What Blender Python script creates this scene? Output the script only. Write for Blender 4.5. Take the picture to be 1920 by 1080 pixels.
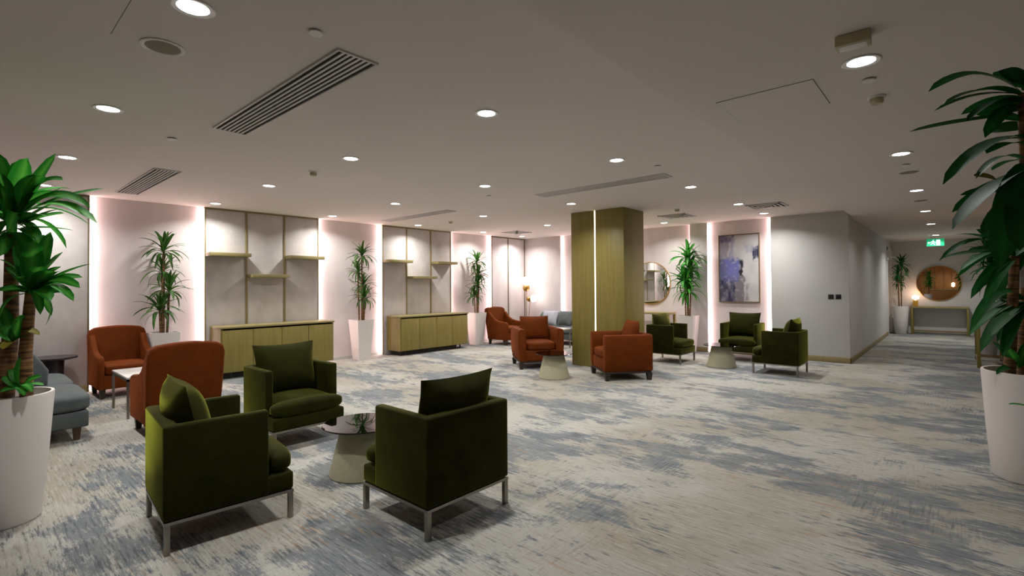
import bpy, bmesh, math, random
from mathutils import Vector, Matrix, Euler
random.seed(7)
for o in list(bpy.data.objects): bpy.data.objects.remove(o, do_unlink=True)
SC = bpy.context.scene
COL = SC.collection
R = math.radians

# ------------------------------------------------------------------ camera
FPX, YAW, PITCH, ROLL, CX, CY, CAMH = 930.2, 0.7227, 0.0125, -0.0071, 12.71, -15.58, 1.5
fw = Vector((-math.sin(YAW)*math.cos(PITCH), math.cos(YAW)*math.cos(PITCH), math.sin(PITCH)))
r0 = Vector((math.cos(YAW), math.sin(YAW), 0)); u0 = r0.cross(fw)
rt = math.cos(ROLL)*r0 + math.sin(ROLL)*u0
up = -math.sin(ROLL)*r0 + math.cos(ROLL)*u0
cd = bpy.data.cameras.new('camera'); cam = bpy.data.objects.new('camera', cd); COL.objects.link(cam)
cd.sensor_width = 36; cd.lens = FPX/1920*36; cd.shift_x = -CX/1920; cd.shift_y = CY/1920
cd.clip_start = 0.02; cd.clip_end = 200
mw = Matrix((rt, up, -fw)).transposed().to_4x4(); mw.translation = (0, 0, CAMH); cam.matrix_world = mw
SC.camera = cam
def at(u, v, d):
    """photo pixel + depth along the view axis -> point"""
    return Vector((0, 0, CAMH)) + d*(fw + (u-960-CX)/FPX*rt - (v-540-CY)/FPX*up)

# ------------------------------------------------------------------ world, exposure
w = bpy.data.worlds.new('world'); SC.world = w; w.use_nodes = True
w.node_tree.nodes['Background'].inputs[0].default_value = (.5, .5, .55, 1)
w.node_tree.nodes['Background'].inputs[1].default_value = .05
SC.view_settings.view_transform = 'Standard'; SC.view_settings.look = 'None'
SC.view_settings.gamma = 1; SC.view_settings.use_curve_mapping = False
SC.view_settings.exposure = 0.0
DOWN_W = 20.0          # watts of one recessed downlight
LED_S = 15.0            # emission of the wall light strips
DOWN_COL = (1.0, .985, .955)
LED_COL = (1.0, .70, .68)

# ------------------------------------------------------------------ materials
def new_mat(name):
    m = bpy.data.materials.new(name); m.use_nodes = True
    nt = m.node_tree; return m, nt, nt.nodes, nt.links, nt.nodes['Principled BSDF']
def simple(name, col, rough=.6, metal=0, noise=None, bump=None, sheen=0, spec=.5, coat=0):
    """noise=(scale vector, amount), bump=(scale vector, strength)"""
    m, nt, N, L, b = new_mat(name)
    b.inputs['Base Color'].default_value = (*col, 1); b.inputs['Roughness'].default_value = rough
    b.inputs['Metallic'].default_value = metal; b.inputs['Specular IOR Level'].default_value = spec
    if sheen:
        b.inputs['Sheen Weight'].default_value = sheen; b.inputs['Sheen Roughness'].default_value = .3
        mx_ = max(col); b.inputs['Sheen Tint'].default_value = (*[min(1, c/mx_*.55+.02) for c in col], 1)
    if coat: b.inputs['Coat Weight'].default_value = coat
    tc = N.new('ShaderNodeTexCoord')
    def nz(sc, det=4):
        mp = N.new('ShaderNodeMapping'); mp.inputs['Scale'].default_value = sc
        L.new(tc.outputs['Object'], mp.inputs[0]); t = N.new('ShaderNodeTexNoise')
        t.inputs['Scale'].default_value = 1; t.inputs['Detail'].default_value = det
        L.new(mp.outputs[0], t.inputs['Vector']); return t
    if noise:
        t = nz(noise[0]); r = N.new('ShaderNodeValToRGB'); a = noise[1]
        r.color_ramp.elements[0].position = .3; r.color_ramp.elements[1].position = .7
        r.color_ramp.elements[0].color = (*[c*(1-a) for c in col], 1)
        r.color_ramp.elements[1].color = (*[min(1, c*(1+a)) for c in col], 1)
        L.new(t.outputs[0], r.inputs[0]); L.new(r.outputs[0], b.inputs['Base Color'])
    if bump:
        t = nz(bump[0]); bp = N.new('ShaderNodeBump'); bp.inputs['Strength'].default_value = bump[1]
        bp.inputs['Distance'].default_value = .004
        L.new(t.outputs[0], bp.inputs['Height']); L.new(bp.outputs[0], b.inputs['Normal'])
    return m
def emit(name, col, s):
    m, nt, N, L, b = new_mat(name)
    b.inputs['Base Color'].default_value = (*col, 1)
    b.inputs['Emission Color'].default_value = (*col, 1); b.inputs['Emission Strength'].default_value = s
    return m
M = {}
M['ceiling'] = simple('ceiling_paint', (.68, .63, .59), .9, noise=((.6,.6,.6), .03))
M['wall_fabric'] = simple('mauve_wallcovering', (.66, .60, .595), .85, noise=((3,3,1.2), .07), bump=((220,220,60), .25))
M['panel_fabric'] = simple('grey_panel_covering', (.56, .52, .50), .85, noise=((5,5,4), .09), bump=((160,160,160), .3))
M['taupe'] = simple('taupe_wall', (.20, .18, .155), .8, noise=((3,3,3), .06))
M['white_wall'] = simple('white_wall_paint', (.53, .53, .515), .85, noise=((2,2,2), .03))
M['oak'] = simple('pale_oak', (.212, .170, .037), .5, noise=((26,26,1.6), .13), bump=((60,60,4), .1))
M['oak_h'] = simple('pale_oak_horizontal', (.27, .225, .09), .5, noise=((26,1.6,26), .12))
M['oak_trim'] = simple('oak_trim', (.26, .20, .085), .5, noise=((26,26,1.6), .12))
M['bronze'] = simple('bronze_trim', (.16, .125, .07), .45, noise=((8,8,2), .1))
M['dark_recess'] = simple('dark_recess', (.02, .018, .016), .9)
M['grille'] = simple('grille_paint', (.56, .54, .52), .5)
M['trim_white'] = simple('white_plastic', (.72, .71, .69), .45)
M['beige_plastic'] = simple('beige_plastic', (.45, .40, .25), .5)
M['speaker_mesh'] = simple('speaker_mesh', (.21, .19, .13), .7)
M['black'] = simple('black_plastic', (.012, .012, .014), .35)
M['green_velvet'] = simple('green_velvet', (.0155, .0165, .001), .85, noise=((7,7,7), .3), bump=((300,300,300), .2), sheen=.6, spec=.1)
M['orange'] = simple('orange_upholstery', (.115, .0235, .001), .75, noise=((9,9,9), .14), bump=((300,300,300), .2), sheen=.22, spec=.12)
M['grey_fabric'] = simple('grey_upholstery', (.085, .098, .098), .85, noise=((9,9,9), .12), bump=((250,250,250), .3), sheen=.1, spec=.2)
M['pillow_grey'] = simple('light_grey_pillow', (.33, .34, .38), .85, noise=((8,8,8), .1))
M['steel'] = simple('brushed_steel', (.30, .275, .235), .38, 1.0, noise=((60,60,4), .1))
M['dark_wood'] = simple('dark_stained_wood', (.022, .013, .009), .4, noise=((30,30,3), .3))
M['walnut'] = simple('walnut_leg', (.10, .05, .025), .5, noise=((30,30,3), .2))
M['side_dark'] = simple('dark_lacquer', (.028, .022, .024), .3)
M['stone'] = simple('cream_stone', (.37, .35, .235), .7, noise=((30,30,30), .06))
M['marble'] = simple('white_marble', (.68, .66, .62), .25, noise=((6,6,6), .12))
M['pot_white'] = simple('white_glazed_pot', (.70, .665, .64), .35, spec=.4)
M['soil'] = simple('dark_soil', (.03, .022, .015), .95, noise=((40,40,40), .4), bump=((60,60,60), .8))
M['brass'] = simple('brass', (.55, .33, .10), .3, 1.0)
M['amber'] = simple('amber_glass_base', (.55, .28, .03), .3)
M['mirror'] = simple('mirror_glass', (.86, .87, .86), .015, 1.0)
M['globe'] = emit('lit_globe', (1.0, .90, .86), 9)
M['lamp_shade'] = emit('lit_shade', (1.0, .72, .50), 3.0)
M['led'] = emit('led_strip', LED_COL, LED_S)
M['led_pillar'] = emit('led_strip_column', (1.0, .84, .68), 5.0)
M['diffuser'] = emit('downlight_diffuser', (1.0, 1.0, .97), 14)
M['exit_green'] = emit('exit_green', (.006, .24, .10), 1.0)
M['exit_white'] = emit('exit_white', (.55, .9, .85), 1.2)
M['reception_wood'] = simple('warm_reception_wood', (.45, .20, .05), .45, noise=((20,20,2), .15))

def wood_grain_cane():
    m, nt, N, L, b = new_mat('ringed_cane')
    tc = N.new('ShaderNodeTexCoord'); mp = N.new('ShaderNodeMapping'); mp.inputs['Scale'].default_value = (6, 6, 55)
    t = N.new('ShaderNodeTexNoise'); t.inputs['Scale'].default_value = 1; t.inputs['Detail'].default_value = 3
    r = N.new('ShaderNodeValToRGB'); e = r.color_ramp.elements
    e[0].position = .35; e[0].color = (.05, .022, .007, 1); e[1].position = .65; e[1].color = (.26, .135, .045, 1)
    L.new(tc.outputs['Object'], mp.inputs[0]); L.new(mp.outputs[0], t.inputs['Vector'])
    L.new(t.outputs[0], r.inputs[0]); L.new(r.outputs[0], b.inputs['Base Color']); b.inputs['Roughness'].default_value = .8
    bp = N.new('ShaderNodeBump'); bp.inputs['Strength'].default_value = .5; bp.inputs['Distance'].default_value = .01
    L.new(t.outputs[0], bp.inputs['Height']); L.new(bp.outputs[0], b.inputs['Normal'])
    return m
M['cane'] = wood_grain_cane()
def leaf_mat(name, edge, mid):
    m, nt, N, L, b = new_mat(name)
    uv = N.new('ShaderNodeUVMap'); sp = N.new('ShaderNodeSeparateXYZ'); L.new(uv.outputs[0], sp.inputs[0])
    r = N.new('ShaderNodeValToRGB'); e = r.color_ramp.elements
    e[0].position = .18; e[0].color = (*edge, 1); e[1].position = .5; e[1].color = (*mid, 1)
    x = r.color_ramp.elements.new(.82); x.color = (*edge, 1)
    L.new(sp.outputs[0], r.inputs[0])
    oi = N.new('ShaderNodeObjectInfo'); mr = N.new('ShaderNodeMapRange')
    mr.inputs['To Min'].default_value = .7; mr.inputs['To Max'].default_value = 1.35
    L.new(oi.outputs['Random'], mr.inputs[0])
    mx = N.new('ShaderNodeMix'); mx.data_type = 'RGBA'; mx.blend_type = 'MULTIPLY'; mx.inputs[0].default_value = 1
    cb = N.new('ShaderNodeCombineColor')
    for i in range(3): L.new(mr.outputs[0], cb.inputs[i])
    L.new(r.outputs[0], mx.inputs[6]); L.new(cb.outputs[0], mx.inputs[7]); L.new(mx.outputs[2], b.inputs['Base Color'])
    b.inputs['Roughness'].default_value = .55; b.inputs['Specular IOR Level'].default_value = .18
    tr = N.new('ShaderNodeBsdfTranslucent'); L.new(mx.outputs[2], tr.inputs[0])
    ms = N.new('ShaderNodeMixShader'); ms.inputs[0].default_value = .25
    L.new(b.outputs[0], ms.inputs[1]); L.new(tr.outputs[0], ms.inputs[2]); L.new(ms.outputs[0], N['Material Output'].inputs[0])
    return m
M['leaf'] = leaf_mat('broad_green_leaf', (.017, .18, .016), (.085, .35, .04))
M['leaf_dark'] = leaf_mat('glossy_dark_leaf', (.008, .085, .014), (.014, .13, .02))
M['leaf_slim'] = leaf_mat('slim_green_leaf', (.022, .085, .012), (.07, .16, .03))
M['leaf_yellow'] = leaf_mat('yellowing_leaf', (.16, .15, .02), (.30, .22, .03))

def glass_mat():
    m, nt, N, L, b = new_mat('smoked_glass')
    N.remove(b)
    t = N.new('ShaderNodeBsdfTransparent'); t.inputs[0].default_value = (.20, .21, .20, 1)
    g = N.new('ShaderNodeBsdfGlossy'); g.inputs['Roughness'].default_value = .02; g.inputs[0].default_value = (.9, .9, .9, 1)
    fr = N.new('ShaderNodeFresnel'); fr.inputs[0].default_value = 1.55
    ms = N.new('ShaderNodeMixShader'); L.new(fr.outputs[0], ms.inputs[0])
    L.new(t.outputs[0], ms.inputs[1]); L.new(g.outputs[0], ms.inputs[2]); L.new(ms.outputs[0], N['Material Output'].inputs[0])
    return m
M['smoked'] = glass_mat()

def carpet():
    m, nt, N, L, b = new_mat('distressed_carpet')
    tc = N.new('ShaderNodeTexCoord')
    def noise(sc, det=5, rough=.55, off=(0,0,0), dist=0):
        mp = N.new('ShaderNodeMapping'); mp.inputs['Scale'].default_value = sc; mp.inputs['Location'].default_value = off
        L.new(tc.outputs['Object'], mp.inputs[0]); t = N.new('ShaderNodeTexNoise'); t.inputs['Scale'].default_value = 1
        t.inputs['Detail'].default_value = det; t.inputs['Roughness'].default_value = rough; t.inputs['Distortion'].default_value = dist
        L.new(mp.outputs[0], t.inputs['Vector']); return t.outputs[0]
    def math_(op, a, c, d=None):
        n = N.new('ShaderNodeMath'); n.operation = op
        for i, x in enumerate((a, c, d)):
            if x is None: continue
            if isinstance(x, (int, float)): n.inputs[i].default_value = x
            else: L.new(x, n.inputs[i])
        return n.outputs[0]
    def ramp(v, lo, hi):
        n = N.new('ShaderNodeMapRange'); n.interpolation_type = 'SMOOTHSTEP'
        n.inputs['From Min'].default_value = lo; n.inputs['From Max'].default_value = hi
        L.new(v, n.inputs[0]); return n.outputs[0]
    def mix(f, a, c):
        n = N.new('ShaderNodeMix'); n.data_type = 'RGBA'
        if isinstance(f, (int, float)): n.inputs[0].default_value = f
        else: L.new(f, n.inputs[0])
        for i, x in ((6, a), (7, c)):
            if isinstance(x, tuple): n.inputs[i].default_value = (*x, 1)
            else: L.new(x, n.inputs[i])
        return n.outputs[2]
    thx = noise((5.0, 62, 1), 3, .6)                 # threads along x
    thy = noise((62, 5.0, 1), 3, .6, (7,3,0))        # threads along y
    reg = math_('MULTIPLY', ramp(noise((.8, .8, 1), 2, .5, (11,5,0)), .50, .62), .62)   # areas woven along y
    th = N.new('ShaderNodeMix'); L.new(reg, th.inputs[0]); L.new(thx, th.inputs[2]); L.new(thy, th.inputs[3]); th = th.outputs[0]
    fine = noise((30, 150, 1), 2, .6, (1,2,0))
    # base: cream to beige
    base = mix(ramp(noise((.55, .8, 1), 3, .5, (3,9,0)), .40, .62), (.40, .39, .355), (.32, .298, .245))
    base = mix(math_('MULTIPLY', ramp(th, .52, .70), .55), base, (.19, .165, .125))
    base = mix(math_('MULTIPLY', ramp(th, .48, .30), .5), base, (.49, .475, .445))
    # slate-blue patches with ragged, thread-cut edges
    big = noise((.62, 1.05, 1), 7, .66, (2.3,4.1,0))
    blk = noise((2.6, 6.0, 1), 5, .65, (8.3,1.1,0))
    pv = math_('ADD', math_('MULTIPLY', big, .68), math_('MULTIPLY', blk, .32))
    pv = math_('ADD', pv, math_('MULTIPLY', math_('SUBTRACT', th, .5), .17))
    pv = math_('ADD', pv, math_('MULTIPLY', math_('SUBTRACT', fine, .5), .10))
    pm = ramp(pv, .480, .540)
    blue = mix(ramp(noise((2.2, 4, 1), 4, .6, (5,5,0)), .40, .62), (.135, .155, .175), (.20, .215, .22))
    blue = mix(math_('MULTIPLY', ramp(th, .50, .66), .75), blue, (.05, .062, .085))
    col = mix(math_('MULTIPLY', pm, .88), base, blue)
    # navy flecks
    fl = math_('MULTIPLY', ramp(noise((5.5, 16, 1), 3, .6, (4,8,0)), .60, .70), ramp(noise((.7,.9,1), 2, .5, (1.5,7,0)), .46, .58))
    col = mix(math_('MULTIPLY', fl, .75), col, (.065, .085, .125))
    # rust and gold hints
    ru = math_('MULTIPLY', ramp(noise((3.5, 40, 1), 2, .5, (9,4,0)), .56, .68), ramp(noise((.8, .8, 1), 2, .5, (6,2,0)), .50, .62))
    col = mix(math_('MULTIPLY', ru, .45), col, (.36, .20, .085))
    dash = math_('MAXIMUM', ramp(noise((7, 34, 1), 3, .65, (13,2,0)), .60, .70), math_('MULTIPLY', reg, ramp(noise((34, 7, 1), 3, .65, (3,12,0)), .58, .68)))
    col = mix(math_('MULTIPLY', dash, .62), col, (.11, .115, .12))
    pale = ramp(noise((6, 40, 1), 3, .65, (17,5,0)), .58, .70)
    col = mix(math_('MULTIPLY', pale, .45), col, (.47, .46, .42))
    col = mix(math_('MULTIPLY', ramp(fine, .35, .75), .18), col, (.10, .10, .10))
    L.new(col, b.inputs['Base Color']); b.inputs['Roughness'].default_value = .95; b.inputs['Specular IOR Level'].default_value = .1
    bp = N.new('ShaderNodeBump'); bp.inputs['Strength'].default_value = .35; bp.inputs['Distance'].default_value = .004
    L.new(fine, bp.inputs['Height']); L.new(bp.outputs[0], b.inputs['Normal'])
    return m
M['carpet'] = carpet()

# ------------------------------------------------------------------ mesh helpers
class MB:
    def __init__(s): s.v = []; s.f = []; s.uv = {}
    def add(s, vs, fs, mat=None):
        o = len(s.v)
        for p in vs:
            p = Vector(p); s.v.append(mat @ p if mat else p)
        for f in fs: s.f.append([i+o for i in f])
        return s
    def bm(s, bm, mat=None):
        bm.verts.ensure_lookup_table(); bm.verts.index_update()
        s.add([v.co.copy() for v in bm.verts], [[v.index for v in f.verts] for f in bm.faces], mat); bm.free(); return s
    def box(s, x0, x1, y0, y1, z0, z1, bev=0, seg=2, mat=None, top=None):
        """top=(sx, sy): scale of the upper face"""
        b = bmesh.new(); bmesh.ops.create_cube(b, size=1)
        cx, cy, cz = (x0+x1)/2, (y0+y1)/2, (z0+z1)/2
        for v in b.verts:
            k = top if (top and v.co.z > 0) else (1, 1)
            v.co = Vector((cx+v.co.x*(x1-x0)*k[0], cy+v.co.y*(y1-y0)*k[1], cz+v.co.z*(z1-z0)))
        if bev: bmesh.ops.bevel(b, geom=b.edges[:], offset=bev, segments=seg, profile=.5, affect='EDGES')
        return s.bm(b, mat)
    def prism(s, prof, t0, t1, axis='x', bev=0, seg=2, mat=None):
        """closed outline prof (a,b) extruded along axis from t0 to t1"""
        b = bmesh.new()
        def P(a, c, t): return (t, a, c) if axis == 'x' else ((a, t, c) if axis == 'y' else (a, c, t))
        A = [b.verts.new(P(a, c, t0)) for a, c in prof]; B = [b.verts.new(P(a, c, t1)) for a, c in prof]
        b.faces.new(A); b.faces.new(B[::-1]); n = len(prof)
        for i in range(n): b.faces.new((A[i], B[i], B[(i+1) % n], A[(i+1) % n]))
        bmesh.ops.recalc_face_normals(b, faces=b.faces[:])
        if bev:
            ed = [e for e in b.edges if (e.verts[0] in A) == (e.verts[1] in A)]
            bmesh.ops.bevel(b, geom=ed, offset=bev, segments=seg, profile=.5, affect='EDGES')
        return s.bm(b, mat)
    def lathe(s, prof, n=32, c=(0,0,0), mat=None):
        vs = []; fs = []; k = len(prof)
        for i in range(n):
            a = 2*math.pi*i/n
            for r, z in prof: vs.append((c[0]+r*math.cos(a), c[1]+r*math.sin(a), c[2]+z))
        for i in range(n):
            j = (i+1) % n
            for q in range(k-1): fs.append((i*k+q, j*k+q, j*k+q+1, i*k+q+1))
        if prof[0][0] > 1e-5: fs.append([i*k for i in range(n)][::-1])
        if prof[-1][0] > 1e-5: fs.append([i*k+k-1 for i in range(n)])
        return s.add(vs, fs, mat)
    def tube(s, pts, rad, n=8):
        pts = [Vector(p) for p in pts]; rr = rad if isinstance(rad, (list, tuple)) else [rad]*len(pts)
        vs = []; fs = []
        for i, p in enumerate(pts):
            d = (pts[min(i+1, len(pts)-1)]-pts[max(i-1, 0)]).normalized()
            a = d.orthogonal().normalized() if abs(d.z) < .9 else d.cross(Vector((0,1,0))).normalized()
            c = d.cross(a)
            for q in range(n):
                t = 2*math.pi*q/n; vs.append(p + rr[i]*(math.cos(t)*a+math.sin(t)*c))
        for i in range(len(pts)-1):
            for q in range(n):
                w_ = (q+1) % n; fs.append((i*n+q, i*n+w_, (i+1)*n+w_, (i+1)*n+q))
        fs.append(list(range(n))[::-1]); fs.append([(len(pts)-1)*n+q for q in range(n)])
        return s.add(vs, fs)
    def soft(s, c, size, e=4.5, crown=0, n=10, mat=None):
        """soft cushion: superellipsoid box with a crowned top"""
        b = bmesh.new(); bmesh.ops.create_cube(b, size=2)
        bmesh.ops.subdivide_edges(b, edges=b.edges[:], cuts=n-1, use_grid_fill=True)
        for v in b.verts:
            x, y, z = v.co; k = (abs(x)**e+abs(y)**e+abs(z)**e)**(-1/e); x, y, z = x*k, y*k, z*k
            zz = z*size[2]/2 + (crown*(1-x*x)*(1-y*y) if z > 0 else 0)
            v.co = Vector((c[0]+x*size[0]/2, c[1]+y*size[1]/2, c[2]+zz))
        return s.bm(b, mat)
    def pillow(s, w_, h_, t, mat, n=12, pinch=.07):
        """scatter pillow with four pointed corners, lying in local xz, thickness along y"""
        vs = []; fs = []
        for sd in (1, -1):
            o = len(vs)
            for i in range(n+1):
                for j in range(n+1):
                    x = -1+2*i/n; z = -1+2*j/n
                    d = t/2*((max(0, 1-abs(x)**2.6))**.55)*((max(0, 1-abs(z)**2.6))**.55)
                    xx = x*(1-pinch*(1-z*z)); zz = z*(1-pinch*(1-x*x))
                    vs.append((xx*w_/2, sd*d, zz*h_/2))
            for i in range(n):
                for j in range(n):
                    a = o+i*(n+1)+j; q = (a, a+n+1, a+n+2, a+1); fs.append(q if sd < 0 else q[::-1])
        return s.add(vs, fs, mat)
    def build(s, name, mat, parent=None, smooth=True, ang=40, label=None):
        me = bpy.data.meshes.new(name); me.from_pydata([tuple(v) for v in s.v], [], s.f); me.update()
        if smooth:
            me.polygons.foreach_set('use_smooth', [True]*len(me.polygons)); me.set_sharp_from_angle(angle=R(ang))
        me.materials.append(M[mat] if isinstance(mat, str) else mat)
        o = bpy.data.objects.new(name, me); COL.objects.link(o)
        if parent: o.parent = parent
        if label: o['label'] = label
        return o
def box(name, mat, b, parent=None, bev=0, **k): return MB().box(*b, bev=bev).build(name, mat, parent, **k)
def struct(o): o['kind'] = 'structure'; return o
def tag(o, label, cat, group=None):
    o['label'] = label; o['category'] = cat
    if group: o['group'] = group
    return o
def thing(name, label, cat, loc=(0,0,0), rz=0, group=None):
    o = bpy.data.objects.new(name, None); COL.objects.link(o); o.empty_display_size = .1
    o.location = loc; o.rotation_euler = (0, 0, rz); return tag(o, label, cat, group)
def copy_tree(o, parent=None):
    c = o.copy(); COL.objects.link(c)
    if parent: c.parent = parent
    for ch in o.children: copy_tree(ch, c)
    return c
def place(proto, used, label, loc, rz, group=None):
    o = proto if not used else copy_tree(proto)
    o.location = loc; o.rotation_euler = (0, 0, rz); o['label'] = label
    if group: o['group'] = group
    return o

# ------------------------------------------------------------------ the room
XA, XP = -9.60, -9.52         # left wall, face of its panels
YD, YP = 11.12, 11.055        # back wall, face of its panels
H, HC = 2.873, 2.767          # lounge ceiling, corridor ceiling
XS = -1.45                    # where the corridor ceiling steps down
XC = -1.505                   # corridor's left wall
XR = 1.0; YF = -4.0; YE = 19.0
floor = struct(box('floor', 'carpet', (-9.8, 2.4, YF-.2, 19.4, -.1, 0)))
ceil = struct(MB().box(-9.8, XS, YF-.2, 11.3, H, H+.2).build('ceiling', 'ceiling'))
struct(MB().box(XS, 2.4, YF-.2, 11.3, HC, H+.2).box(-2.4, 2.4, 11.3, 19.4, HC, H+.2).build('ceiling', 'ceiling'))
wl = struct(box('wall_left', 'wall_fabric', (XA-.2, XA, YF-.2, 11.3, 0, H)))
wb = struct(box('wall_back', 'wall_fabric', (XA-.2, XC-.2, YD, YD+.2, 0, H)))
wc = struct(box('wall_corridor', 'white_wall', (XC-.2, XC, YD, 17.86, 0, HC)))
struct(box('wall_corridor', 'white_wall', (XC-.2, XS, YD, YD+.2, HC, H)))
we = struct(box('wall_end', 'white_wall', (-2.2, 2.4, YE, YE+.2, 0, HC)))
wr = struct(box('wall_right', 'taupe', (XR, XR+.2, YF-.2, 14.6, 0, HC)))
struct(box('wall_right', 'white_wall', (.62, 2.0, 14.6, YE, 0, HC)))
wf = struct(box('wall_front', 'taupe', (-9.8, 2.4, YF-.2, YF, 0, H)))
# doorway at the end of the corridor: jamb and a white door leaf
d1 = struct(box('door_1', 'white_wall', (XC-.12, XC-.07, 17.90, YE, 0, 2.5)))
struct(MB().box(XC-.16, XC+.02, 17.86, 17.95, 0, 2.55).box(XC-.16, XC+.02, YE-.08, YE, 0, 2.55)
       .box(XC-.16, XC+.02, 17.86, YE, 2.47, 2.55).build('trim_1', 'trim_white'))
struct(box('wall_corridor', 'white_wall', (XC-.2, XC, 17.86, YE, 2.55, HC)))
cl = thing('door_closer', 'small grey door closer at the top of the corridor doorway', 'door closer', (XC, 17.75, 2.2))
box('closer_body', 'grille', (0, .05, -.13, .1, -.03, .03), cl, bev=.006); box('closer_arm', 'grille', (.02, .18, -.02, .0, .03, .045), cl, bev=.003)

# wall-covering panels with bronze edges on the left wall, light strips tucked into their edges
def led(name_y, x, y0, y1, parent, z0=.02, z1=H-.02):
    return box('led_strip', 'led', (x[0], x[1], y0, y1, z0, z1), parent)
def panel_A(y0, y1, splits=(), wash=True, fabric='panel_fabric', trim='oak_trim'):
    ys = [y0, *splits, y1]
    for a, c in zip(ys[:-1], ys[1:]):
        box('panel', fabric, (XA, XP, a+.016, c-.016, 0.0, H-.03), wl, bev=.003)
    for i, yy in enumerate(ys):
        a = yy-.018 if 0 < i < len(ys)-1 else (yy if i == 0 else yy-.022)
        box('trim_strip', trim, (XA, XP+.012, a, a+(.036 if 0 < i < len(ys)-1 else .022), 0, H-.028), wl, bev=.002)
    box('trim_strip', trim, (XA, XP+.012, y0, y1, H-.03, H), wl, bev=.002)
def strips_A(lo, hi):
    if lo is not None: led(0, (XA+.004, XP-.012), lo-.016, lo-.001, wl)
    if hi is not None: led(0, (XA+.004, XP-.012), hi+.001, hi+.016, wl)
panel_A(.02, 1.29, trim='bronze'); strips_A(.02, 1.29)
panel_A(2.77, 4.77, (3.43, 4.10)); strips_A(2.77, 4.77)
panel_A(6.23, 8.22, (6.88, 7.58)); strips_A(6.23, 8.22)
panel_A(9.67, 11.055, (10.34,), fabric='wall_fabric', trim='bronze'); strips_A(9.67, None)
panel_A(-3.4, -1.6, trim='bronze'); strips_A(None, -1.6)
for a, c in ((1.29, 2.77), (4.77, 6.23), (8.22, 9.67)):
    struct(box('baseboard_left', 'white_wall', (XA, XA+.012, a+.03, c-.03, 0, .06)))
struct(box('baseboard_left', 'oak_trim', (XP, XP+.014, .05, 1.27, 0, .10), bev=.003))
# back wall panels
def panel_D(x0, x1, mat): return box('panel', mat, (x0, x1, YP, YD, 0, H), wb, bev=.003)
panel_D(-9.52, -8.2, 'wall_fabric'); panel_D(-7.0, -6.1, 'wall_fabric'); panel_D(-4.50, -4.15, 'wall_fabric'); box('strip_hiding_lip', 'wall_fabric', (-4.54, -4.15, YP-.002, YP+.014, 0, H), wb); panel_D(-2.85, XC, 'white_wall')  # narrow lip is added to keep the strip behind it out of view
for x0 in (-8.2, -6.1, -4.15): box('led_strip', 'led', (x0+.001, x0+.016, YP+.012, YD-.004, .02, H-.02), wb)
for x0, dy in ((-7.0, .012), (-4.5, .03), (-2.85, .012)): box('led_strip', 'led', (x0-.016, x0-.001, YP+dy, YD-.002, .02, H-.02), wb)  # strip behind the lip is added, unseen, to light the mirror bay pink
for a, c, y in ((-2.85, XC, YP), (-4.5, -4.15, YP), (-6.1, -4.5, YD), (-4.13, -2.87, YD), (-9.5, -8.2, YP)):
    struct(box('baseboard_back', 'oak_trim', (a, c + (.016 if c == XC else 0), y-.016, y, 0, .105), bev=.003))
struct(box('baseboard_corridor', 'oak_trim', (XC, XC+.016, YP-.016, 17.86, 0, .105), bev=.003))
# access panels in the ceilings
for c_, (a, b_, c, d, z) in ((ceil, (-3.39, -2.9, .04, .54, H)), (ceil, (-1.24, -.65, 3.5, 4.05, HC))):
    m = MB(); g = .006 if z == H else .004
    for q in ((a-g, a, c-g, d+g), (b_, b_+g, c-g, d+g), (a, b_, c-g, c), (a, b_, d, d+g)): m.box(*q, z-.0015, z+.01)
    m.build('access_panel_gap', 'speaker_mesh', c_)
    box('access_panel', 'ceiling', (a, b_, c, d, z-.004, z+.01), c_)

# oak-clad column with a light slot
col = struct(bpy.data.objects.new('column', None)); COL.objects.link(col); col.location = (-4.92, 8.1, 0)
hw, y0, y1 = .56, -.37, .37
box('cladding_panel', 'oak', (-hw, -.052, y0, y1, 0, H), col, bev=.003)
box('cladding_panel', 'oak', (-.022, hw, y0, y1, 0, H), col, bev=.003)
box('led_strip', 'led_pillar', (-.051, -.023, y0+.012, y0+.03, .03, H-.01), col)
box('slot_back', 'dark_recess', (-.052, -.022, y0+.03, y1-.02, 0, H), col)

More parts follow.
